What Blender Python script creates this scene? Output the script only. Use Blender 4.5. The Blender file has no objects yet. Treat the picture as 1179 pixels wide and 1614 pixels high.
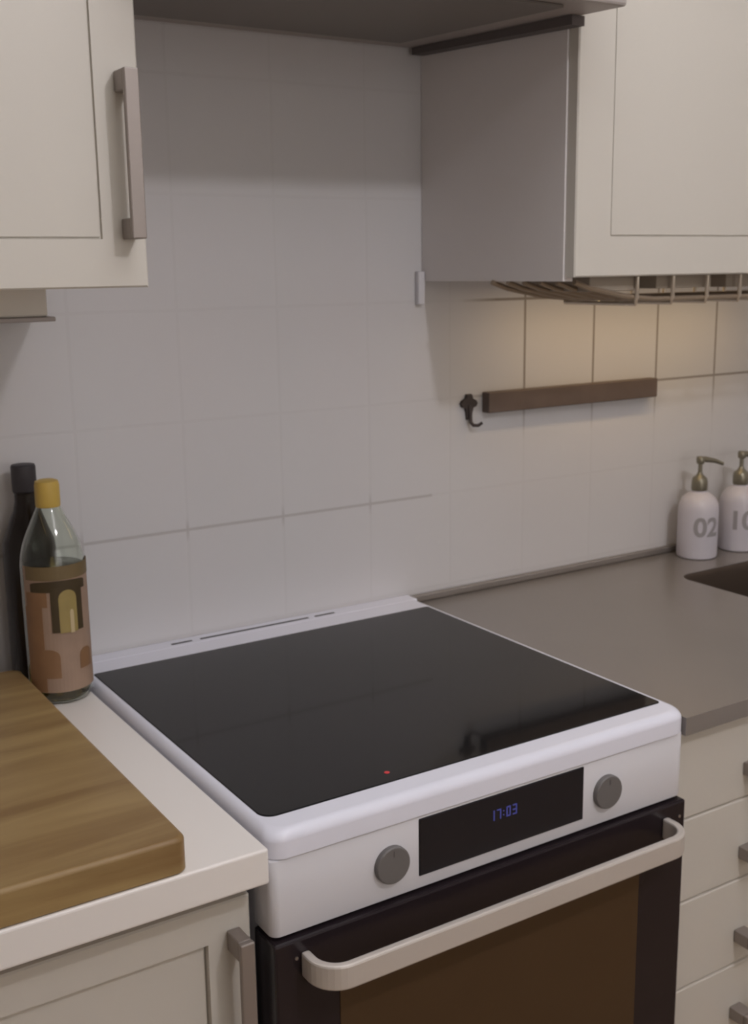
import bpy, bmesh, math, random
from mathutils import Vector, Matrix

random.seed(4)
S = bpy.context.scene
COL = S.collection

# ------------------------------------------------------------------ camera
RIGHT = Vector((0.844171, -0.535884, -0.014303))
UP = Vector((0.123477, 0.168409, 0.977953))
FWD = Vector((0.52166, 0.827325, -0.208335))
cam_d = bpy.data.cameras.new('camera')
cam = bpy.data.objects.new('camera', cam_d)
COL.objects.link(cam)
m = Matrix.Identity(4)
for i in range(3):
    m[i][0], m[i][1], m[i][2] = RIGHT[i], UP[i], -FWD[i]
m[0][3], m[1][3], m[2][3] = -0.47693, -1.60241, 1.45944
cam.matrix_world = m
cam_d.sensor_fit = 'HORIZONTAL'
cam_d.sensor_width = 36.0
cam_d.lens = 1809.64 / 1179 * 36
cam_d.shift_x = (589.5 - 584.65) / 1179
cam_d.clip_start = 0.02
cam_d.dof.use_dof = True                      # a soft phone picture
cam_d.dof.focus_distance = 0.75
cam_d.dof.aperture_fstop = 26.0
S.camera = cam

# ------------------------------------------------------------------ view, world, lamps
S.view_settings.view_transform = 'Standard'
S.view_settings.look = 'None'
S.view_settings.gamma = 1.0
S.view_settings.use_curve_mapping = False
S.view_settings.exposure = 0.0
world = bpy.data.worlds.new('world')
S.world = world
world.use_nodes = True
world.node_tree.nodes['Background'].inputs[0].default_value = (0.9, 0.9, 1.0, 1)
world.node_tree.nodes['Background'].inputs[1].default_value = 0.1

LAMP = (0.50, -2.05, 2.44)
LAMP_W = 23.8
LAMP_C = (0.98, 0.95, 1.0)
UNDER_W = 0.45
UNDER_C = (1.0, 0.70, 0.36)


def lamp(name, kind, loc, watts, colour, rot=(0, 0, 0), **kw):
    d = bpy.data.lights.new(name, kind)
    d.energy = watts
    d.color = colour
    for k, v in kw.items():
        setattr(d, k, v)
    o = bpy.data.objects.new(name, d)
    COL.objects.link(o)
    o.location = loc
    o.rotation_euler = rot
    return o


lamp('ceiling_lamp_glow', 'POINT', LAMP, LAMP_W, LAMP_C, shadow_soft_size=0.045)
# added overhead fill without a fitting, lifts the horizontal surfaces
lamp('overhead_fill_light', 'AREA', (0.35, -0.95, 2.58), 8.0, (0.96, 0.96, 1.0), shape='SQUARE', size=0.9)
# added fill light behind the viewer, lifts the wall under the hood
lamp('rear_fill_light', 'AREA', (0.3, -3.3, 1.5), 7.6, (1.0, 0.96, 0.95), rot=(math.radians(90), 0, 0), shape='SQUARE', size=1.3)
# warm strip light below the right wall cabinet
lamp('under_cabinet_glow', 'AREA', (1.10, -0.145, 1.424), UNDER_W, UNDER_C, shape='RECTANGLE', size=0.60, size_y=0.03)


# ------------------------------------------------------------------ materials
def mat(name, col, rough=0.5, metal=0.0, spec=0.5, bump=0.0, bscale=60, var=0.0, vscale=4.0,
        emit=None, estr=0.0, trans=0.0, ior=1.45, coat=0.0):
    M = bpy.data.materials.new(name)
    M.use_nodes = True
    nt = M.node_tree
    b = nt.nodes['Principled BSDF']
    b.inputs['Base Color'].default_value = (*col, 1)
    b.inputs['Roughness'].default_value = rough
    b.inputs['Metallic'].default_value = metal
    b.inputs['Specular IOR Level'].default_value = spec
    b.inputs['IOR'].default_value = ior
    b.inputs['Transmission Weight'].default_value = trans
    b.inputs['Coat Weight'].default_value = coat
    if emit:
        b.inputs['Emission Color'].default_value = (*emit, 1)
        b.inputs['Emission Strength'].default_value = estr
    tc = nt.nodes.new('ShaderNodeTexCoord')
    if var > 0:
        n = nt.nodes.new('ShaderNodeTexNoise')
        n.inputs['Scale'].default_value = vscale
        n.inputs['Detail'].default_value = 3
        nt.links.new(tc.outputs['Object'], n.inputs['Vector'])
        mx = nt.nodes.new('ShaderNodeMix')
        mx.data_type = 'RGBA'
        mx.inputs[6].default_value = (*[c * (1 - var) for c in col], 1)
        mx.inputs[7].default_value = (*[min(1, c * (1 + var)) for c in col], 1)
        nt.links.new(n.outputs['Fac'], mx.inputs[0])
        nt.links.new(mx.outputs[2], b.inputs['Base Color'])
    if bump > 0:
        n2 = nt.nodes.new('ShaderNodeTexNoise')
        n2.inputs['Scale'].default_value = bscale
        nt.links.new(tc.outputs['Object'], n2.inputs['Vector'])
        bp = nt.nodes.new('ShaderNodeBump')
        bp.inputs['Strength'].default_value = bump
        bp.inputs['Distance'].default_value = 0.002
        nt.links.new(n2.outputs['Fac'], bp.inputs['Height'])
        nt.links.new(bp.outputs['Normal'], b.inputs['Normal'])
    return M


M = {}
M['enamel'] = mat('white_enamel', (0.86, 0.87, 0.97), 0.25, spec=0.5)
M['enamel_panel'] = mat('white_enamel_panel', (0.76, 0.755, 0.79), 0.3, spec=0.4)
M['cream'] = mat('cream_paint', (0.66, 0.627, 0.563), 0.42, var=0.03, bump=0.03)
M['carcass'] = mat('cabinet_board', (0.80, 0.765, 0.75), 0.5, var=0.02)
M['plaster'] = mat('wall_paint', (0.74, 0.71, 0.67), 0.8, bump=0.1, var=0.02)
M['ceiling'] = mat('ceiling_paint', (0.8, 0.78, 0.75), 0.9, bump=0.1)
M['hob'] = mat('black_ceramic_glass', (0.012, 0.012, 0.013), 0.06, spec=0.34, ior=1.45)
M['black'] = mat('black_gloss', (0.020, 0.014, 0.017), 0.2, spec=0.4)
M['display'] = mat('display_glass', (0.016, 0.015, 0.019), 0.2, spec=0.4)
M['window'] = mat('smoked_oven_glass', (0.078, 0.045, 0.022), 0.14, spec=0.3)
M['dark'] = mat('dark_gap', (0.012, 0.012, 0.013), 0.6)
M['slot'] = mat('vent_slot_dark', (0.02, 0.018, 0.02), 0.6)
M['steel'] = mat('brushed_steel', (0.50, 0.47, 0.44), 0.33, metal=0.9, bump=0.05, bscale=200)
M['handle'] = mat('nickel_handle', (0.33, 0.29, 0.265), 0.42, metal=0.5)
M['oven_handle'] = mat('champagne_steel', (0.67, 0.62, 0.57), 0.40, metal=0.3)
M['rack_plate'] = mat('rack_plate', (0.36, 0.31, 0.25), 0.5)
M['rail'] = mat('rail_grey', (0.13, 0.112, 0.108), 0.6)
M['rack'] = mat('rack_bronze', (0.34, 0.27, 0.20), 0.4, metal=0.5)
M['rack_bright'] = mat('rack_nickel', (0.62, 0.55, 0.46), 0.3, metal=0.6)
M['knob'] = mat('knob_grey', (0.20, 0.19, 0.185), 0.6, metal=0.4)
M['knob_rim'] = mat('knob_rim', (0.13, 0.12, 0.12), 0.4, metal=0.4)
M['white_top'] = mat('cream_laminate', (0.90, 0.86, 0.82), 0.35, var=0.02, bump=0.02)
M['counter'] = mat('brushed_counter_steel', (0.33, 0.305, 0.285), 0.26, metal=0.5, var=0.10, vscale=3, bump=0.04, bscale=25)
M['basin'] = mat('sink_steel', (0.16, 0.125, 0.10), 0.35, metal=0.7)
M['bar'] = mat('dark_walnut', (0.150, 0.112, 0.095), 0.5, var=0.25, vscale=20)
M['iron'] = mat('dark_iron', (0.085, 0.070, 0.066), 0.5, metal=0.4)
M['hood_grey'] = mat('hood_grey', (0.42, 0.38, 0.36), 0.5, metal=0.2)
M['filter'] = mat('hood_filter', (0.22, 0.20, 0.18), 0.5, metal=0.4)
M['led'] = mat('warm_led', (0.9, 0.8, 0.6), 0.5, emit=(1.0, 0.75, 0.45), estr=0.8)
M['grey_plastic'] = mat('grey_plastic', (0.80, 0.76, 0.68), 0.5)
M['soap'] = mat('soap_white', (0.66, 0.635, 0.69), 0.28, spec=0.5, var=0.02)
M['pump'] = mat('pump_metal', (0.28, 0.26, 0.20), 0.35, metal=0.7)
M['print'] = mat('grey_print', (0.36, 0.34, 0.35), 0.5)
M['yellow'] = mat('yellow_plastic', (0.58, 0.40, 0.09), 0.45, var=0.06)
M['blackcap'] = mat('dark_cap', (0.045, 0.04, 0.045), 0.5)
M['dark_glass'] = mat('dark_bottle_glass', (0.020, 0.013, 0.010), 0.18, spec=0.4)
M['clear'] = mat('clear_plastic', (0.90, 0.94, 0.88), 0.04, trans=1.0, ior=1.40)
M['oil'] = mat('golden_oil', (0.80, 0.62, 0.22), 0.05, trans=1.0, ior=1.3)
M['lab_peach'] = mat('label_peach', (0.34, 0.235, 0.17), 0.6, var=0.18, vscale=28)
M['lab_olive'] = mat('label_olive', (0.17, 0.12, 0.055), 0.6, var=0.15, vscale=25)
M['lab_dark'] = mat('label_dark', (0.055, 0.036, 0.014), 0.6, var=0.2, vscale=40)
M['lab_gold'] = mat('label_gold', (0.33, 0.25, 0.09), 0.5, var=0.2, vscale=40)
M['lab_cream'] = mat('label_cream', (0.55, 0.44, 0.26), 0.5)
M['lab_orange'] = mat('label_orange', (0.25, 0.135, 0.065), 0.6, var=0.15, vscale=40)
M['digit'] = mat('blue_digit', (0.05, 0.05, 0.2), 0.5, emit=(0.16, 0.18, 0.75), estr=0.16)
M['red'] = mat('red_indicator', (0.3, 0.02, 0.02), 0.5, emit=(0.9, 0.08, 0.10), estr=0.3)


def math_node(nt, op, a=None, b=None):
    n = nt.nodes.new('ShaderNodeMath')
    n.operation = op
    for i, v in enumerate((a, b)):
        if v is None:
            continue
        if isinstance(v, (int, float)):
            n.inputs[i].default_value = v
        else:
            nt.links.new(v, n.inputs[i])
    return n.outputs[0]


def tile_material():
    Mt = bpy.data.materials.new('white_wall_tiles')
    Mt.use_nodes = True
    nt = Mt.node_tree
    b = nt.nodes['Principled BSDF']
    b.inputs['Roughness'].default_value = 0.34
    b.inputs['Specular IOR Level'].default_value = 0.35
    tc = nt.nodes.new('ShaderNodeTexCoord')
    sp = nt.nodes.new('ShaderNodeSeparateXYZ')
    nt.links.new(tc.outputs['Object'], sp.inputs[0])
    T = 0.1658

    def dist(out, off):
        q = math_node(nt, 'DIVIDE', math_node(nt, 'SUBTRACT', out, off), T)
        return math_node(nt, 'PINGPONG', q, 0.5)
    d = math_node(nt, 'MINIMUM', dist(sp.outputs['X'], 0.8639), dist(sp.outputs['Z'], 1.07))
    # grout profile: 1 in the joint, falling to 0 on the glaze
    mr = nt.nodes.new('ShaderNodeMapRange')
    mr.interpolation_type = 'SMOOTHSTEP'
    nt.links.new(d, mr.inputs['Value'])
    mr.inputs['From Min'].default_value = 0.008
    mr.inputs['From Max'].default_value = 0.020
    mr.inputs['To Min'].default_value = 1.0
    mr.inputs['To Max'].default_value = 0.0
    # grazing-light shade painted into the grout right of the cooker, above the knife bar
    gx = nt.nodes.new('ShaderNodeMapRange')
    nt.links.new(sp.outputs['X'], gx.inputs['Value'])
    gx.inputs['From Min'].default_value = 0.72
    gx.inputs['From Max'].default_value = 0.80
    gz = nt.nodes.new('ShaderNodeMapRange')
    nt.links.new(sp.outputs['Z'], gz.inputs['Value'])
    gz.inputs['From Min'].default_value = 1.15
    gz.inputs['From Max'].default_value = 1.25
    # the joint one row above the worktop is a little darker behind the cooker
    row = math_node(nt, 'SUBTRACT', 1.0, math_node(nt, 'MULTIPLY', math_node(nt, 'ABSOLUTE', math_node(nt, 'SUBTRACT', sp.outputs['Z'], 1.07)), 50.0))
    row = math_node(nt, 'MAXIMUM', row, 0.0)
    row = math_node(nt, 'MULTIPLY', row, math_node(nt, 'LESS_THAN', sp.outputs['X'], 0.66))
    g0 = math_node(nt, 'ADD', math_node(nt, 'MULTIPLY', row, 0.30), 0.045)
    shade_and_grime = math_node(nt, 'MULTIPLY', gx.outputs[0], gz.outputs[0])
    shade_and_grime = math_node(nt, 'ADD', math_node(nt, 'MULTIPLY', shade_and_grime, 0.80), g0)
    n = nt.nodes.new('ShaderNodeTexNoise')
    n.inputs['Scale'].default_value = 3.5
    nt.links.new(tc.outputs['Object'], n.inputs['Vector'])
    base = nt.nodes.new('ShaderNodeMix')
    base.data_type = 'RGBA'
    base.inputs[6].default_value = (0.70, 0.675, 0.68, 1)
    base.inputs[7].default_value = (0.68, 0.685, 0.69, 1)
    nt.links.new(n.outputs['Fac'], base.inputs[0])
    mx = nt.nodes.new('ShaderNodeMix')
    mx.data_type = 'RGBA'
    nt.links.new(math_node(nt, 'MULTIPLY', mr.outputs[0], shade_and_grime), mx.inputs[0])
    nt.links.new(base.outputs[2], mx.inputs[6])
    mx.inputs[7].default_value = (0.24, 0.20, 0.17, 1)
    nt.links.new(mx.outputs[2], b.inputs['Base Color'])
    bp = nt.nodes.new('ShaderNodeBump')
    bp.inputs['Strength'].default_value = 0.15
    bp.inputs['Distance'].default_value = 0.001
    bp.invert = True
    nt.links.new(mr.outputs[0], bp.inputs['Height'])
    nt.links.new(bp.outputs['Normal'], b.inputs['Normal'])
    return Mt


def wood_material(name, dark, light, rough=0.42, planks=None):
    Mt = bpy.data.materials.new(name)
    Mt.use_nodes = True
    nt = Mt.node_tree
    b = nt.nodes['Principled BSDF']
    b.inputs['Roughness'].default_value = rough
    b.inputs['Specular IOR Level'].default_value = 0.35
    tc = nt.nodes.new('ShaderNodeTexCoord')
    mp = nt.nodes.new('ShaderNodeMapping')
    mp.inputs['Scale'].default_value = (1.6, 14.0, 14.0)
    mp.inputs['Rotation'].default_value = (0, 0, 0.05)
    nt.links.new(tc.outputs['Object'], mp.inputs['Vector'])
    n = nt.nodes.new('ShaderNodeTexNoise')
    n.inputs['Scale'].default_value = 1.6
    n.inputs['Detail'].default_value = 5
    n.inputs['Roughness'].default_value = 0.55
    n.inputs['Distortion'].default_value = 0.5
    nt.links.new(mp.outputs[0], n.inputs['Vector'])
    cr = nt.nodes.new('ShaderNodeValToRGB')
    cr.color_ramp.elements[0].position = 0.30
    cr.color_ramp.elements[0].color = (*dark, 1)
    cr.color_ramp.elements[1].position = 0.70
    cr.color_ramp.elements[1].color = (*light, 1)
    nt.links.new(n.outputs['Fac'], cr.inputs[0])
    nt.links.new(cr.outputs[0], b.inputs['Base Color'])
    return Mt


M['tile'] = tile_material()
M['board'] = wood_material('cutting_board_wood', (0.24, 0.145, 0.058), (0.40, 0.280, 0.122), 0.40)
M['floor'] = wood_material('floor_wood', (0.30, 0.20, 0.11), (0.44, 0.31, 0.18), 0.5)


# ------------------------------------------------------------------ mesh helpers
def link(name, bm, m, parent=None, smooth=False, bevel=0.0, seg=3, angle=30, recalc=True):
    me = bpy.data.meshes.new(name)
    if recalc:
        bmesh.ops.recalc_face_normals(bm, faces=bm.faces)
    bm.to_mesh(me)
    bm.free()
    ms = m if isinstance(m, (list, tuple)) else [m]
    for x in ms:
        me.materials.append(x)
    o = bpy.data.objects.new(name, me)
    COL.objects.link(o)
    if parent is not None:
        o.parent = parent
        if parent.type == 'EMPTY' or True:
            # all meshes are written in world coordinates; bring them into the parent's frame
            off = Vector(parent.get('_wo', (0, 0, 0)))
            me.transform(Matrix.Translation(-off))
            o['_wo'] = tuple(off)
    if bevel > 0:
        md = o.modifiers.new('bevel', 'BEVEL')
        md.width = bevel
        md.segments = seg
        md.limit_method = 'ANGLE'
        md.angle_limit = math.radians(angle)
        md.harden_normals = False
    if smooth:
        for p in me.polygons:
            p.use_smooth = True
        me.set_sharp_from_angle(angle=math.radians(42))
    return o


def thing(name, label, cat, loc=(0, 0, 0), group=None):
    o = bpy.data.objects.new(name, None)
    COL.objects.link(o)
    o.empty_display_size = 0.05
    o.location = loc
    o['label'] = label
    o['category'] = cat
    o['_wo'] = tuple(loc)
    if group:
        o['group'] = group
    return o


def tag(o, label, cat, group=None):
    o['label'] = label
    o['category'] = cat
    if group:
        o['group'] = group
    return o


def struct(name, bm, m, **kw):
    o = link(name, bm, m, **kw)
    o['kind'] = 'structure'
    return o


def bx(bm, x0, x1, y0, y1, z0, z1):
    v = [bm.verts.new((x, y, z)) for z in (z0, z1) for y in (y0, y1) for x in (x0, x1)]
    for f in ((0, 2, 3, 1), (4, 5, 7, 6), (0, 1, 5, 4), (2, 6, 7, 3), (0, 4, 6, 2), (1, 3, 7, 5)):
        bm.faces.new([v[i] for i in f])
    return bm


def box(*a):
    return bx(bmesh.new(), *a)


def rrect(x0, x1, y0, y1, r, n=6, rs=None):
    """rounded rectangle outline, counter clockwise from the lower left; rs = radius per corner"""
    rs = rs or (r, r, r, r)
    pts = []
    for (cx, cy, a0, rr) in ((x0, y0, 180, rs[0]), (x1, y0, 270, rs[1]), (x1, y1, 0, rs[2]), (x0, y1, 90, rs[3])):
        sx = 1 if cx == x0 else -1
        sy = 1 if cy == y0 else -1
        px, py = cx + sx * rr, cy + sy * rr
        for k in range(n + 1):
            a = math.radians(a0 + 90 * k / n)
            pts.append((px + rr * math.cos(a), py + rr * math.sin(a)))
    return pts


def slab(bm, pts, z0, z1, edge=0.0, seg=4, bottom_edge=0.0):
    """extrude an outline with a rounded top edge (loops pulled in towards the centre)"""
    cx = sum(p[0] for p in pts) / len(pts)
    cy = sum(p[1] for p in pts) / len(pts)
    hx = max(abs(p[0] - cx) for p in pts)
    hy = max(abs(p[1] - cy) for p in pts)
    prof = []
    if bottom_edge > 0:
        for k in range(seg + 1):
            a = math.pi / 2 * k / seg
            prof.append((bottom_edge * (1 - math.sin(a)), z0 + bottom_edge * (1 - math.cos(a))))
    else:
        prof.append((0, z0))
    if edge > 0:
        for k in range(seg + 1):
            a = math.pi / 2 * k / seg
            prof.append((edge * (1 - math.cos(a)), z1 - edge + edge * math.sin(a)))
    else:
        prof.append((0, z1))
    loops = []
    for ins, z in prof:
        loops.append([bm.verts.new((cx + (p[0] - cx) * (1 - ins / hx), cy + (p[1] - cy) * (1 - ins / hy), z)) for p in pts])
    n = len(pts)
    for a, b in zip(loops, loops[1:]):
        for i in range(n):
            bm.faces.new((a[i], a[(i + 1) % n], b[(i + 1) % n], b[i]))
    bm.faces.new(loops[0][::-1])
    bm.faces.new(loops[-1])
    return bm


def lathe(bm, prof, cx, cy, n=40, cap=True):
    loops = []
    for r, z in prof:
        loops.append([bm.verts.new((cx + r * math.cos(2 * math.pi * k / n), cy + r * math.sin(2 * math.pi * k / n), z)) for k in range(n)])
    for a, b in zip(loops, loops[1:]):
        for i in range(n):
            bm.faces.new((a[i], a[(i + 1) % n], b[(i + 1) % n], b[i]))
    if cap:
        bm.faces.new(loops[0][::-1])
        bm.faces.new(loops[-1])
    return bm


def tube(bm, pts, r, n=10, rz=None, cap=True):
    """tube through points, r radius or list of radii"""
    pts = [Vector(p) for p in pts]
    rs = r if isinstance(r, (list, tuple)) else [r] * len(pts)
    loops = []
    for i, p in enumerate(pts):
        t = (pts[min(i + 1, len(pts) - 1)] - pts[max(i - 1, 0)]).normalized()
        up = Vector((0, 0, 1)) if abs(t.z) < 0.95 else Vector((1, 0, 0))
        a = t.cross(up).normalized()
        b = a.cross(t).normalized()
        loops.append([bm.verts.new(p + a * rs[i] * math.cos(2 * math.pi * k / n) + b * rs[i] * math.sin(2 * math.pi * k / n)) for k in range(n)])
    for a, b in zip(loops, loops[1:]):
        for i in range(n):
            bm.faces.new((a[i], a[(i + 1) % n], b[(i + 1) % n], b[i]))
    if cap:
        bm.faces.new(loops[0][::-1])
        bm.faces.new(loops[-1])
    return bm


def strap(bm, path, half_t, z0, z1):
    """flat band of height z1-z0 following a plan path"""
    pts = [Vector((p[0], p[1], 0)) for p in path]
    L = []
    for i, p in enumerate(pts):
        t = (pts[min(i + 1, len(pts) - 1)] - pts[max(i - 1, 0)]).normalized()
        nrm = Vector((-t.y, t.x, 0)) * half_t
        L.append([bm.verts.new((q.x, q.y, z)) for q, z in ((p + nrm, z0), (p - nrm, z0), (p - nrm, z1), (p + nrm, z1))])
    for a, b in zip(L, L[1:]):
        for i in range(4):
            bm.faces.new((a[i], a[(i + 1) % 4], b[(i + 1) % 4], b[i]))
    bm.faces.new(L[0][::-1])
    bm.faces.new(L[-1])
    return bm


def frame_door(x0, x1, y_front, z0, z1, th=0.02, fw=0.055, fh=0.052, rec=0.007):
    """shaker door facing -y with a recessed centre panel, one mesh"""
    bm = bmesh.new()
    s = 0.003
    def ring(ix, iz, y):
        return (x0 + ix, x1 - ix, z0 + iz, z1 - iz, y)
    rings = [ring(0, 0, y_front + th), ring(0, 0, y_front + 0.002), ring(0.002, 0.002, y_front),
             ring(fw, fh, y_front), ring(fw + 0.0004, fh + 0.0004, y_front + rec + 0.003),
             ring(fw + 0.0022, fh + 0.0022, y_front + rec + 0.003), ring(fw + 0.0026, fh + 0.0026, y_front + rec)]
    L = [[bm.verts.new((a, y, c)), bm.verts.new((b, y, c)), bm.verts.new((b, y, d)), bm.verts.new((a, y, d))]
         for (a, b, c, d, y) in rings]
    for p, q in zip(L, L[1:]):
        for i in range(4):
            bm.faces.new((p[i], p[(i + 1) % 4], q[(i + 1) % 4], q[i]))
    bm.faces.new(L[0][::-1])
    bm.faces.new(L[-1])
    return bm


# ------------------------------------------------------------------ room shell
X0, X1, Y0, ZC = -2.2, 2.1, -3.4, 2.62
struct('floor', box(X0, X1, Y0, 0, -0.1, 0), M['floor'])
struct('ceiling', box(X0, X1, Y0, 0, ZC, ZC + 0.1), M['ceiling'])
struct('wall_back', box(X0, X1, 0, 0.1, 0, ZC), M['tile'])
struct('wall_left', box(X0 - 0.1, X0, Y0, 0.1, 0, ZC), M['plaster'])
struct('wall_right', box(X1, X1 + 0.1, Y0, 0.1, 0, ZC), M['plaster'])
struct('wall_front', box(X0, X1, Y0 - 0.1, Y0, 0, ZC), M['plaster'])
struct('baseboard_front', box(X0, X1, Y0, Y0 + 0.015, 0, 0.09), M['cream'])

# ceiling lamp fitting around the main room light (out of frame)
cl = thing('ceiling_lamp', 'white ceiling lamp hanging above the kitchen floor', 'ceiling lamp', (LAMP[0], LAMP[1], ZC))
bm = bmesh.new(); lathe(bm, [(0.05, ZC - 0.03), (0.06, ZC - 0.001)], LAMP[0], LAMP[1], 24)
link('canopy', bm, M['enamel'], cl, smooth=False)
bm = bmesh.new(); tube(bm, [(LAMP[0], LAMP[1], ZC - 0.02), (LAMP[0], LAMP[1], LAMP[2] + 0.10)], 0.006)
link('rod', bm, M['steel'], cl)

# ------------------------------------------------------------------ cooker
W = 0.604
cooker = thing('cooker', 'white freestanding cooker with black ceramic hob and oven door', 'cooker', (0.302, -0.32, 0))
link('body', box(0.004, W - 0.004, -0.600, -0.004, 0.0, 0.866), M['enamel_panel'], cooker)

# top frame: enamel surround with softly rounded front corners and front edge
bm = bmesh.new()
slab(bm, rrect(0.0, W + 0.002, -0.6455, -0.003, 0.01, n=8, rs=(0.020, 0.024, 0.002, 0.002)), 0.8690, 0.8995, edge=0.012, seg=6, bottom_edge=0.0015)
link('top_frame', bm, M['enamel'], cooker, smooth=True).modifiers.new('n', 'WEIGHTED_NORMAL')
link('rear_rail', box(0.002, W, -0.034, -0.0025, 0.8880, 0.9000), M['enamel'], cooker, bevel=0.001, seg=1)
# glass hob
bm = bmesh.new()
slab(bm, rrect(0.012, W - 0.012, -0.609, -0.081, 0.01, rs=(0.016, 0.006, 0.004, 0.004)), 0.8975, 0.9008, edge=0.0012, seg=2)
hob = link('glass_hob', bm, M['hob'], cooker)
bm = bmesh.new(); lathe(bm, [(0.0032, 0.9009), (0.0032, 0.9012)], 0.179, -0.588, 12)
link('heat_indicator', bm, M['red'], hob)['label'] = 'tiny red glowing indicator dot'
for xa, xb in ((0.156, 0.190), (0.204, 0.396), (0.408, 0.445)):
    link('vent_slot', box(xa, xb, -0.0240, -0.0190, 0.8992, 0.9004), M['slot'], cooker)

# control panel below the front edge
bm = bmesh.new(); slab(bm, rrect(0.0005, W + 0.0005, -0.643, -0.602, 0.01, n=8, rs=(0.010, 0.016, 0.001, 0.001)), 0.7815, 0.8687, edge=0.002, seg=2, bottom_edge=0.002)
panel = link('control_panel', bm, M['enamel_panel'], cooker, smooth=True)
dsp = link('display', box(0.184, 0.427, -0.6445, -0.640, 0.7965, 0.8655), M['display'], cooker, bevel=0.001, seg=1)
dsp['label'] = 'dark rectangular clock display'

# clock digits 17:03 as seven segment strokes
SEG = {'0': 'abcdef', '1': 'bc', '7': 'abc', '3': 'abgcd'}
bm = bmesh.new()


def seg_digit(bm, ch, x, z, w=0.0060, h=0.0125, t=0.0014):
    y0, y1 = -0.6452, -0.6444
    R = {'a': (x, x + w, z + h - t, z + h), 'g': (x, x + w, z + h / 2 - t / 2, z + h / 2 + t / 2), 'd': (x, x + w, z, z + t),
         'f': (x, x + t, z + h / 2, z + h), 'b': (x + w - t, x + w, z + h / 2, z + h),
         'e': (x, x + t, z, z + h / 2), 'c': (x + w - t, x + w, z, z + h / 2)}
    for s in SEG[ch]:
        a, b, c, d = R[s]
        bx(bm, a, b, y0, y1, c, d)


for ch, x in zip('1703', (0.283, 0.2925, 0.3065, 0.316)):
    seg_digit(bm, ch, x, 0.8345)
bx(bm, 0.3017, 0.3030, -0.6452, -0.6444, 0.8375, 0.8388)
bx(bm, 0.3017, 0.3030, -0.6452, -0.6444, 0.8425, 0.8438)
dg = link('clock_digits', bm, M['digit'], dsp)
dg['label'] = 'dim blue clock digits'

for kx in (0.147, 0.465):
    bm = bmesh.new()
    n = 40
    prof = [(0.0215, -0.6425), (0.0215, -0.6485), (0.0208, -0.6497), (0.0195, -0.6500), (0.001, -0.6500)]
    loops = [[bm.verts.new((kx + r * math.cos(2 * math.pi * k / n), y, 0.8235 + r * math.sin(2 * math.pi * k / n))) for k in range(n)] for r, y in prof]
    for a, b in zip(loops, loops[1:]):
        for i in range(n):
            bm.faces.new((a[i], a[(i + 1) % n], b[(i + 1) % n], b[i]))
    bm.faces.new(loops[-1]); bm.faces.new(loops[0][::-1])
    kn = link('knob', bm, M['knob'], cooker)
    bm = bmesh.new(); bx(bm, kx - 0.0008, kx + 0.0008, -0.6503, -0.6498, 0.834, 0.841)
    link('pointer', bm, M['knob_rim'], kn)

# oven door
door = link('oven_door', box(-0.001, W + 0.001 - 0.004, -0.650, -0.602, 0.215, 0.778), M['black'], cooker, bevel=0.003, seg=2)
door['label'] = 'black glass oven door'
win = link('oven_window', box(0.075, 0.520, -0.6512, -0.6495, 0.29, 0.722), M['window'], door, bevel=0.0005, seg=1)
win['label'] = 'brownish smoked glass window'
R_ = 0.030
xa, xb, yd, yf = 0.034, 0.564, -0.650, -0.694
path = [(xa, yd)]
for k in range(9):
    a = math.radians(180 + 90 * k / 8)
    path.append((xa + R_ + R_ * math.cos(a), yf + R_ + R_ * math.sin(a)))
for k in range(9):
    a = math.radians(270 + 90 * k / 8)
    path.append((xb - R_ + R_ * math.cos(a), yf + R_ + R_ * math.sin(a)))
path.append((xb, yd))
bm = bmesh.new(); strap(bm, path, 0.005, 0.7345, 0.7625)
hd = link('oven_handle', bm, M['oven_handle'], door, bevel=0.0025, seg=2, angle=50)
hd['label'] = 'curved brushed metal pull bar'
for sx in (0.012, 0.578):
    bm = bmesh.new(); lathe(bm, [(0.002, 0), (0.002, 0.001)], 0, 0, 10)
    bm.transform(Matrix.Translation((sx + 0.012, -0.650, 0.757)) @ Matrix.Rotation(math.pi / 2, 4, 'X'))
    link('door_screw', bm, M['steel'], door)
link('storage_drawer', box(0.0, W, -0.643, -0.602, 0.06, 0.208), M['enamel_panel'], cooker, bevel=0.003, seg=2)

# ------------------------------------------------------------------ left base cabinet and worktop
lb = thing('base_cabinet', 'cream base cabinet with a bar handle, left of the cooker under the pale worktop', 'cabinet', (-0.312, -0.3, 0))
bm = bmesh.new(); bx(bm, -0.612, -0.012, -0.598, -0.004, 0.12, 0.852); bx(bm, -0.612, -0.012, -0.54, -0.10, 0.0, 0.12)
link('carcass', bm, M['carcass'], lb)
ld = link('cabinet_door', frame_door(-0.610, -0.013, -0.620, 0.125, 0.828, fw=0.048, fh=0.042), M['cream'], lb)


def bar_handle(parent, x, z0, z1, y_door, stand=0.030, w=0.012, horizontal=False, c=0.0):
    """square bar pull: two posts and a bar; vertical at x, or horizontal at height c between z0..z1 along x"""
    bm = bmesh.new()
    p = 0.022
    yb = y_door - stand
    if horizontal:
        bx(bm, z0, z1, yb - 0.007, yb, c - w / 2, c + w / 2)
        for a in (z0, z1 - p):
            bx(bm, a, a + p, yb + 0.0002, y_door - 0.0003, c - w / 2 + 0.0005, c + w / 2 - 0.0005)
    else:
        bx(bm, x - w / 2, x + w / 2, yb - 0.007, yb, z0, z1)
        for a in (z0, z1 - p):
            bx(bm, x - w / 2 + 0.0005, x + w / 2 - 0.0005, yb + 0.0002, y_door - 0.0003, a, a + p)
    return link('handle', bm, M['handle'], parent, bevel=0.0015, seg=2)


bar_handle(ld, -0.033, 0.62, 0.796, -0.620, stand=0.028, w=0.016)

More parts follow.
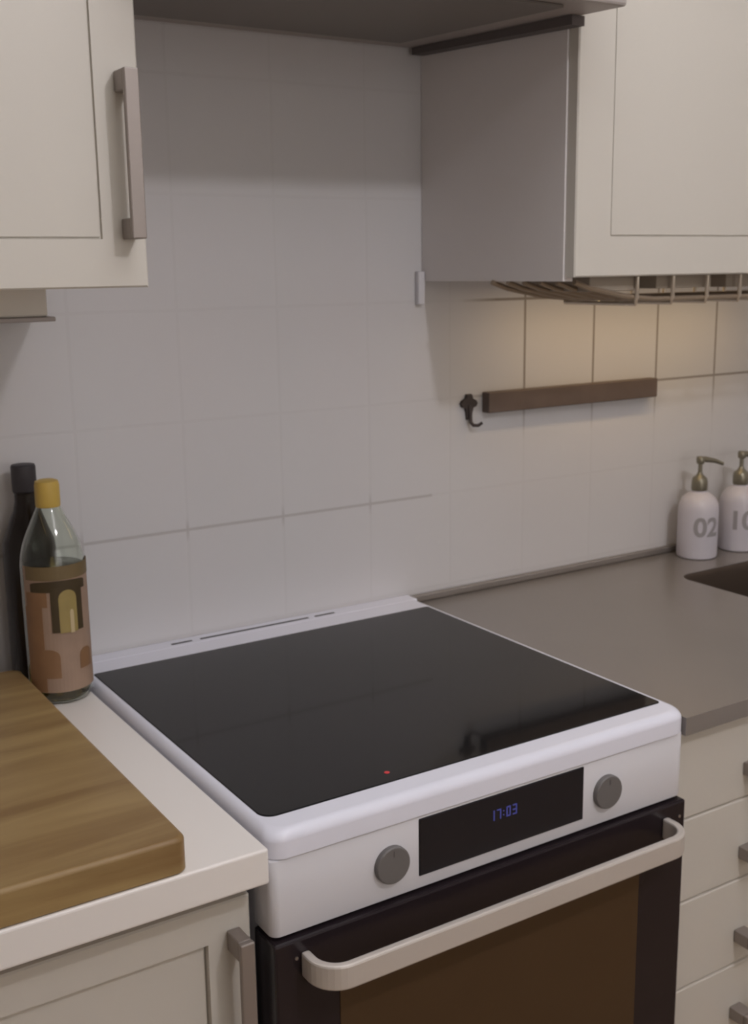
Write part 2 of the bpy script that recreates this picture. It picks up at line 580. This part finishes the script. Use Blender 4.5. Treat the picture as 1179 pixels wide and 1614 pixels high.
wl = link('worktop', box(-1.6, -0.006, -0.655, -0.002, 0.854, 0.893), M['white_top'], bevel=0.003, seg=3)
tag(wl, 'pale cream worktop left of the cooker with a wooden board lying on it', 'worktop')
# further base unit to hold the worktop up (outside the frame on the left)
lb2 = thing('base_cabinet', 'cream base cabinet furthest left under the pale worktop', 'cabinet', (-1.1, -0.3, 0))
bm = bmesh.new(); bx(bm, -1.6, -0.614, -0.598, -0.004, 0.12, 0.852); bx(bm, -1.6, -0.614, -0.54, -0.10, 0.0, 0.12)
link('carcass', bm, M['carcass'], lb2)
link('cabinet_door', frame_door(-1.215, -0.615, -0.620, 0.125, 0.828, fw=0.048, fh=0.042), M['cream'], lb2)

# cutting board
bm = bmesh.new()
slab(bm, rrect(-0.62, -0.0905, -0.653, -0.080, 0.012, rs=(0.01, 0.012, 0.012, 0.01)), 0.8932, 0.9305, edge=0.005, seg=4, bottom_edge=0.003)
cb = link('cutting_board', bm, M['board'], smooth=True)
cb.modifiers.new('n', 'WEIGHTED_NORMAL')
tag(cb, 'thick brown wooden cutting board lying on the pale worktop', 'cutting board')

# ------------------------------------------------------------------ bottles at the left of the cooker
# dark bottle behind
bx0, by0 = -0.0522, -0.0385
db = thing('dark_bottle', 'dark brown glass bottle with black cap, behind the yellow-capped oil bottle', 'bottle', (bx0, by0, 0.893))
bm = bmesh.new()
prof = [(0.032, 0.8935), (0.0355, 0.897), (0.0362, 0.905), (0.0362, 1.085), (0.0350, 1.098), (0.029, 1.112), (0.023, 1.128), (0.0175, 1.140), (0.015, 1.152), (0.0145, 1.166), (0.0145, 1.178)]
lathe(bm, prof, bx0, by0, 48)
link('glass', bm, M['dark_glass'], db, smooth=True)
bm = bmesh.new()
lathe(bm, [(0.0160, 1.165), (0.0166, 1.168), (0.0166, 1.200), (0.0155, 1.203), (0.004, 1.2035)], bx0, by0, 40)
link('bottle_cap', bm, M['blackcap'], db, smooth=True).modifiers.new('n', 'WEIGHTED_NORMAL')

# oil bottle with label
ox, oy, orr = -0.0445, -0.117, 0.0425
ob = thing('oil_bottle', 'clear oil bottle with yellow cap and peach label beside the hob corner', 'bottle', (ox, oy, 0.893))
bm = bmesh.new()
prof = [(0.030, 0.8935), (0.036, 0.894), (0.040, 0.898), (orr, 0.906), (orr, 1.080), (0.0410, 1.093), (0.0375, 1.108), (0.032, 1.122), (0.0255, 1.136), (0.0195, 1.149), (0.0155, 1.158), (0.0135, 1.164), (0.0135, 1.170)]
lathe(bm, prof, ox, oy, 56)
inner = [(r - 0.0013, z + (0.0013 if i < 2 else 0) - (0.0013 if i == len(prof) - 1 else 0)) for i, (r, z) in enumerate(prof)]
bm2 = bmesh.new(); lathe(bm2, inner, ox, oy, 56)
bmesh.ops.recalc_face_normals(bm2, faces=bm2.faces)
bmesh.ops.reverse_faces(bm2, faces=bm2.faces)
me_in = bpy.data.meshes.new('inner'); bm2.to_mesh(me_in); bm2.free()
bmesh.ops.recalc_face_normals(bm, faces=bm.faces)
bm.from_mesh(me_in); bpy.data.meshes.remove(me_in)
link('bottle_wall', bm, M['clear'], ob, smooth=True, recalc=False)
bm = bmesh.new()
oprof = [(0.028, 0.8965), (0.034, 0.897), (0.038, 0.901), (0.0400, 0.908), (0.0400, 1.078)]
lathe(bm, oprof, ox, oy, 56)
link('oil', bm, M['oil'], ob, smooth=True).modifiers.new('n', 'WEIGHTED_NORMAL')
bm = bmesh.new()
lathe(bm, [(0.0156, 1.157), (0.0162, 1.160), (0.0162, 1.186), (0.0150, 1.191), (0.010, 1.193), (0.003, 1.1935)], ox, oy, 40)
link('bottle_cap', bm, M['yellow'], ob, smooth=True)

AC = math.degrees(math.atan2(-1.602 - oy, -0.477 - ox))   # direction towards the viewer's side of the kitchen
AC += 10


def patch(name, a0, a1, z0, z1, off, m, parent, arch=0.0, n=24):
    """curved label piece on the oil bottle between two angles (degrees from its face) and heights"""
    bm = bmesh.new()
    top, bot = [], []
    for lay in (off, off + 0.0004):
        rowb, rowt = [], []
        for k in range(n + 1):
            q = k / n
            a = math.radians(AC + a0 + (a1 - a0) * q)
            zt = z1 - arch * (1 - math.sqrt(max(0, 1 - (2 * q - 1) ** 2)))
            r = orr + lay
            rowb.append(bm.verts.new((ox + r * math.cos(a), oy + r * math.sin(a), z0)))
            rowt.append(bm.verts.new((ox + r * math.cos(a), oy + r * math.sin(a), zt)))
        bot.append(rowb); top.append(rowt)
    for k in range(n):
        bm.faces.new((bot[1][k], bot[1][k + 1], top[1][k + 1], top[1][k]))
        bm.faces.new((bot[0][k], top[0][k], top[0][k + 1], bot[0][k + 1]))
        bm.faces.new((top[0][k], top[1][k], top[1][k + 1], top[0][k + 1]))
        bm.faces.new((bot[0][k], bot[0][k + 1], bot[1][k + 1], bot[1][k]))
    for k in (0, n):
        bm.faces.new((bot[0][k], bot[1][k], top[1][k], top[0][k]))
    return link(name, bm, m, parent, smooth=False)


lab = patch('label', -72, 92, 0.912, 1.084, 0.0002, M['lab_peach'], ob)
lab['label'] = 'peach paper label with a dark window and a golden bottle'
patch('label_print', -72, -34, 0.9125, 1.030, 0.0004, M['lab_orange'], lab)
patch('label_band', -64, 92, 1.066, 1.0845, 0.0008, M['lab_olive'], lab)
patch('label_print', -54, 50, 1.050, 1.065, 0.0008, M['lab_dark'], lab, arch=0.004)
patch('label_print', -66, -24, 1.030, 1.050, 0.0008, M['lab_orange'], lab)
patch('label_window', -18, 40, 0.995, 1.055, 0.0012, M['lab_dark'], lab)
patch('label_figure', -5, 27, 0.994, 1.052, 0.0017, M['lab_gold'], lab, arch=0.012)
patch('label_figure', 13, 20, 0.993, 1.025, 0.0022, M['lab_cream'], lab, arch=0.004)
patch('label_print', -48, -8, 0.932, 0.972, 0.0008, M['lab_orange'], lab, arch=0.010)
patch('label_print', 28, 58, 0.940, 0.968, 0.0008, M['lab_orange'], lab, arch=0.01)

# ------------------------------------------------------------------ left wall cabinet
ul = thing('wall_cabinet', 'cream wall cabinet with a vertical bar handle, left of the extractor hood', 'cabinet', (-0.29, -0.18, 1.441))
bm = bmesh.new(); bx(bm, -0.590, 0.010, -0.349, -0.001, 1.443, 2.15)
link('carcass', bm, M['carcass'], ul)
ud = link('cabinet_door', frame_door(-0.590, 0.0125, -0.370, 1.4415, 2.145, fw=0.050, fh=0.052, rec=0.0008), M['cream'], ul)
bar_handle(ud, -0.0075, 1.493, 1.667, -0.370, stand=0.026, w=0.0165)

ucl = thing('under_cabinet_lamp', 'grey lamp box fixed beneath the left wall cabinet, switched off', 'lamp', (-0.3, -0.08, 1.398))
link('housing', box(-0.57, -0.030, -0.13, -0.03, 1.404, 1.4425), M['grey_plastic'], ucl, bevel=0.003, seg=2)
link('diffuser', box(-0.57, -0.022, -0.135, -0.025, 1.398, 1.4038), M['hood_grey'], ucl, bevel=0.001, seg=1)

# ------------------------------------------------------------------ right wall cabinet
ur = thing('wall_cabinet', 'cream wall cabinet with a grey side, right of the extractor hood', 'cabinet', (1.04, -0.18, 1.436))
bm = bmesh.new()
bx(bm, 0.640, 0.658, -0.349, -0.001, 1.436, 2.15)
bx(bm, 0.658, 1.542, -0.349, -0.001, 1.445, 2.15)
link('carcass', bm, M['carcass'], ur)
link('cabinet_door', frame_door(0.6425, 1.093, -0.370, 1.4415, 2.145, fw=0.066, fh=0.056, rec=0.0008), M['cream'], ur)
link('cabinet_door', frame_door(1.097, 1.542, -0.370, 1.4415, 2.145, fw=0.066, fh=0.056, rec=0.0008), M['cream'], ur)
link('corner_strip', box(0.626, 0.6385, -0.012, -0.001, 1.398, 1.452), M['enamel_panel'], ur, bevel=0.001, seg=1)

# warm strip light fitting under it
usl = thing('strip_light', 'slim warm strip light under the right wall cabinet above the knife bar', 'lamp', (1.10, -0.145, 1.43))
link('housing', box(0.78, 1.42, -0.17, -0.12, 1.430, 1.4448), M['enamel_panel'], usl, bevel=0.002, seg=1)
link('diffuser', box(0.79, 1.41, -0.163, -0.127, 1.4262, 1.4298), M['led'], usl)

# wire rack hanging under the cabinet
rk = thing('hanging_wire_rack', 'metal wire rack hanging under the right wall cabinet', 'rack', (1.0, -0.22, 1.41))
rx0, rx1 = 0.665, 1.38
bm = bmesh.new()
for y in (-0.345, -0.315, -0.285, -0.255, -0.225, -0.195):
    xs = rx0 + (y + 0.345) * -0.2
    tube(bm, [(xs, y, 1.4345), (xs + 0.03, y, 1.425), (xs + 0.10, y, 1.412), (xs + 0.16, y, 1.407), (rx1, y, 1.404)], 0.0042, 8)
link('long_rails', bm, M['rack'], rk, smooth=True)
x = rx0 + 0.12
while x < rx1:
    bm = bmesh.new()
    tube(bm, [(x, -0.350, 1.4405), (x, -0.350, 1.409), (x, -0.347, 1.4005), (x, -0.192, 1.4005), (x, -0.190, 1.409), (x, -0.190, 1.4445)], 0.0032, 8)
    link('cross_wire', bm, M['rack_bright'], rk, smooth=True)
    x += 0.075
bm = bmesh.new(); bx(bm, rx0 + 0.03, rx0 + 0.12, -0.345, -0.20, 1.420, 1.4448); bx(bm, rx0 + 0.17, rx0 + 0.29, -0.340, -0.20, 1.422, 1.4448)
bx(bm, rx0 + 0.33, rx0 + 0.60, -0.335, -0.20, 1.421, 1.4448)
link('mounting_plate', bm, M['rack_plate'], rk, bevel=0.001, seg=1)

# ------------------------------------------------------------------ extractor hood
hd_ = thing('extractor_hood', 'grey built-in extractor hood spanning between the two wall cabinets over the hob', 'extractor hood', (0.325, -0.25, 1.79))
bm = bmesh.new()


def prism(bm, xa, xb, pts):
    a = [bm.verts.new((xa, y, z)) for y, z in pts]
    b = [bm.verts.new((xb, y, z)) for y, z in pts]
    n = len(pts)
    for i in range(n):
        bm.faces.new((a[i], a[(i + 1) % n], b[(i + 1) % n], b[i]))
    bm.faces.new(a[::-1]); bm.faces.new(b)
    return bm


def hz(y, d=0.0):          # the underside slopes down a little towards the front
    return 1.799 + y * 0.045 - d


prism(bm, 0.014, 0.636, [(-0.465, hz(-0.465)), (-0.002, hz(0)), (-0.002, 2.15), (-0.36, 2.15), (-0.465, 1.86)])
link('hood_body', bm, M['hood_grey'], hd_, bevel=0.004, seg=2)
bm = prism(bmesh.new(), 0.07, 0.56, [(-0.43, hz(-0.43, 0.004)), (-0.06, hz(-0.06, 0.004)), (-0.06, hz(-0.06, 0.0005)), (-0.43, hz(-0.43, 0.0005))])
link('grease_filter', bm, M['filter'], hd_)
bm = prism(bmesh.new(), 0.615, 0.637, [(-0.385, hz(-0.385, 0.013)), (-0.012, hz(-0.012, 0.011)), (-0.012, hz(-0.012, 0.0005)), (-0.385, hz(-0.385, 0.0005))])
link('side_rail', bm, M['rail'], hd_)

# ------------------------------------------------------------------ right worktop with sink
def ring_worktop():
    bm = bmesh.new()
    xa, xb, ya, yb = 0.6065, 2.09, -0.640, -0.0015
    zt, zb = 0.885, 0.860
    sx0, sx1, sy0, sy1 = 1.113, 1.56, -0.50, -0.148
    inner = rrect(sx0, sx1, sy0, sy1, 0.035, 6)
    n = len(inner)
    # outer loop with one vertex per inner vertex: split into four flat pieces instead
    iv = [bm.verts.new((p[0], p[1], zt)) for p in inner]
    ov = [bm.verts.new(p) for p in ((xa, ya, zt), (xb, ya, zt), (xb, yb, zt), (xa, yb, zt))]
    e = [bm.edges.new((iv[i], iv[(i + 1) % n])) for i in range(n)] + [bm.edges.new((ov[i], ov[(i + 1) % 4])) for i in range(4)]
    bmesh.ops.triangle_fill(bm, use_beauty=True, use_dissolve=False, edges=e)
    # outer skirt
    bv = [bm.verts.new((v.co.x, v.co.y, zb)) for v in ov]
    for i in range(4):
        bm.faces.new((ov[i], ov[(i + 1) % 4], bv[(i + 1) % 4], bv[i]))
    # inner lip
    lv = [bm.verts.new((v.co.x, v.co.y, zb)) for v in iv]
    for i in range(n):
        bm.faces.new((iv[i], iv[(i + 1) % n], lv[(i + 1) % n], lv[i]))
    e2 = [bm.edges.get((bv[i], bv[(i + 1) % 4])) for i in range(4)] + [bm.edges.get((lv[i], lv[(i + 1) % n])) for i in range(n)]
    bmesh.ops.triangle_fill(bm, use_beauty=True, use_dissolve=False, edges=e2)
    return bm, inner


wr = thing('steel_worktop', 'grey steel worktop with a sunken sink, right of the cooker', 'worktop', (1.35, -0.32, 0.86))
bm, inner = ring_worktop()
link('top_sheet', bm, M['counter'], wr)
link('rear_upstand', box(0.6065, 2.09, -0.013, -0.0015, 0.8852, 0.898), M['counter'], wr, bevel=0.003, seg=2)
bm = bmesh.new()
cx, cy = 1.3365, -0.324
prof = [(1.0, 0.8835), (0.985, 0.872), (0.97, 0.78), (0.95, 0.745), (0.90, 0.733), (0.1, 0.728)]
loops = [[bm.verts.new((cx + (p[0] - cx) * s * 0.999, cy + (p[1] - cy) * s * 0.999, z)) for p in inner] for s, z in prof]
for a, b in zip(loops, loops[1:]):
    for i in range(len(inner)):
        bm.faces.new((a[i], a[(i + 1) % len(inner)], b[(i + 1) % len(inner)], b[i]))
bm.faces.new(loops[-1])
sk = link('sink_basin', bm, M['basin'], wr, smooth=True)
sk['label'] = 'dark recessed sink basin'
bm = bmesh.new(); lathe(bm, [(0.03, 0.7285), (0.028, 0.7305), (0.004, 0.7300)], cx, cy, 24)
link('drain', bm, M['steel'], sk, smooth=True)

# drawer unit
du = thing('drawer_unit', 'cream drawer unit with metal bar handles, right of the cooker under the steel worktop', 'drawer unit', (0.81, -0.3, 0))
bm = bmesh.new(); bx(bm, 0.612, 1.010, -0.598, -0.004, 0.10, 0.859); bx(bm, 0.612, 1.010, -0.54, -0.10, 0.0, 0.10)
link('carcass', bm, M['carcass'], du)
for (za, zb, hc) in ((0.7266, 0.853, 0.772), (0.6026, 0.7254, 0.645), (0.4676, 0.6014, 0.514), (0.3291, 0.4664, 0.390), (0.11, 0.3279, 0.27)):
    dr = link('drawer_front', box(0.6125, 1.009, -0.620, -0.5985, za, zb), M['cream'], du, bevel=0.003, seg=2)
    bar_handle(dr, 0, 0.747, 0.875, -0.620, stand=0.026, w=0.020, horizontal=True, c=hc)

sc = thing('sink_cabinet', 'cream sink cabinet under the steel worktop, furthest right', 'cabinet', (1.55, -0.3, 0))
bm = bmesh.new()
bx(bm, 1.014, 1.032, -0.598, -0.004, 0.10, 0.859); bx(bm, 2.07, 2.088, -0.598, -0.004, 0.10, 0.859)
bx(bm, 1.032, 2.07, -0.598, -0.004, 0.10, 0.118); bx(bm, 1.032, 2.07, -0.02, -0.004, 0.118, 0.859)
link('carcass', bm, M['carcass'], sc)
link('cabinet_door', frame_door(1.015, 1.549, -0.620, 0.11, 0.853), M['cream'], sc)
link('cabinet_door', frame_door(1.553, 2.087, -0.620, 0.11, 0.853), M['cream'], sc)

# ------------------------------------------------------------------ things on the tiles
kb = link('knife_bar', box(0.768, 1.180, -0.021, -0.0006, 1.2065, 1.2425), M['bar'], bevel=0.0015, seg=2)
tag(kb, 'dark brown magnetic knife bar mounted on the tiled wall', 'knife holder')

hk = thing('wall_hook', 'small dark metal hook on the wall left of the knife bar', 'hook', (0.737, -0.003, 1.215))
bm = bmesh.new()
# back plate: a narrow plate with two side lobes and a finial
out = [(-0.006, 1.241), (0.006, 1.241), (0.008, 1.234), (0.016, 1.230), (0.019, 1.225), (0.016, 1.219), (0.009, 1.217), (0.0065, 1.208), (0.005, 1.196), (-0.005, 1.196), (-0.0065, 1.208), (-0.009, 1.217), (-0.016, 1.219), (-0.019, 1.225), (-0.016, 1.230), (-0.008, 1.234)]
f0 = [bm.verts.new((0.737 + a, -0.0006, b)) for a, b in out]
f1 = [bm.verts.new((0.737 + a * 0.92, -0.006, 1.2185 + (b - 1.2185) * 0.94)) for a, b in out]
for i in range(len(out)):
    bm.faces.new((f0[i], f0[(i + 1) % len(out)], f1[(i + 1) % len(out)], f1[i]))
bm.faces.new(f0[::-1]); bm.faces.new(f1)
link('back_plate', bm, M['iron'], hk)
bm = bmesh.new()
tube(bm, [(0.737, -0.005, 1.222), (0.737, -0.007, 1.205), (0.737, -0.009, 1.192), (0.739, -0.014, 1.187), (0.745, -0.020, 1.187), (0.751, -0.024, 1.192)], [0.004, 0.0038, 0.0034, 0.0032, 0.003, 0.0026], 10)
link('prong', bm, M['iron'], hk, smooth=True)


# ------------------------------------------------------------------ soap dispensers
def wrap_text(txt, size, cx, cy, r, zc, ang, m, parent):
    cu = bpy.data.curves.new('lettering', 'FONT')
    cu.body = txt
    cu.size = size
    cu.align_x = 'CENTER'
    cu.align_y = 'CENTER'
    cu.offset = size * 0.03
    cu.extrude = 0.0
    tmp = bpy.data.objects.new('tmp_text', cu)
    COL.objects.link(tmp)
    bpy.context.view_layer.update()
    dg_ = bpy.context.evaluated_depsgraph_get()
    me = bpy.data.meshes.new_from_object(tmp.evaluated_get(dg_))
    bpy.data.objects.remove(tmp)
    bm = bmesh.new()
    bm.from_mesh(me)
    bmesh.ops.subdivide_edges(bm, edges=bm.edges, cuts=1)
    for v in bm.verts:
        a = ang + v.co.x / r
        v.co = Vector((cx + (r + 0.0005) * math.cos(a), cy + (r + 0.0005) * math.sin(a), zc + v.co.y))
    return link('lettering', bm, m, parent)


def dispenser(cx, cy, z, label, txt):
    t = thing('soap_dispenser', label, 'soap dispenser', (cx, cy, z), 'white soap dispensers behind the sink')
    bm = bmesh.new()
    R0 = 0.0395
    prof = [(R0 - 0.004, z + 0.0002), (R0 - 0.001, z + 0.002), (R0, z + 0.006), (R0, z + 0.098), (R0 - 0.002, z + 0.109), (R0 - 0.007, z + 0.119),
            (R0 - 0.016, z + 0.127), (0.0145, z + 0.131), (0.0135, z + 0.134), (0.0135, z + 0.140)]
    lathe(bm, prof, cx, cy, 48)
    link('bottle', bm, M['soap'], t, smooth=True)
    bm = bmesh.new()
    lathe(bm, [(0.0150, z + 0.134), (0.0158, z + 0.137), (0.0158, z + 0.150), (0.0140, z + 0.158), (0.0085, z + 0.163), (0.0060, z + 0.166), (0.0045, z + 0.170)], cx, cy, 28)
    pc = link('pump_collar', bm, M['pump'], t, smooth=True)
    bm = bmesh.new()
    tube(bm, [(cx, cy, z + 0.165), (cx, cy, z + 0.190)], 0.0042, 12)
    tube(bm, [(cx - 0.006, cy + 0.002, z + 0.196), (cx + 0.010, cy - 0.004, z + 0.195), (cx + 0.030, cy - 0.010, z + 0.191), (cx + 0.047, cy - 0.016, z + 0.184)], [0.0062, 0.0058, 0.0045, 0.0033], 12)
    lathe(bm, [(0.007, z + 0.187), (0.008, z + 0.190), (0.008, z + 0.198), (0.006, z + 0.2005), (0.001, z + 0.201)], cx, cy, 20)
    link('pump_nozzle', bm, M['pump'], t, smooth=True)
    wrap_text(txt, 0.052, cx, cy, R0, z + 0.064, math.radians(-112), M['print'], t)
    return t


dispenser(1.264, -0.062, 0.885, 'white soap dispenser with metal pump, nearer the knife bar, its full body in view', '02')
dispenser(1.380, -0.066, 0.885, 'white soap dispenser with metal pump cut by the right picture edge', '101')

for o in bpy.data.objects:
    if '_wo' in o:
        del o['_wo']
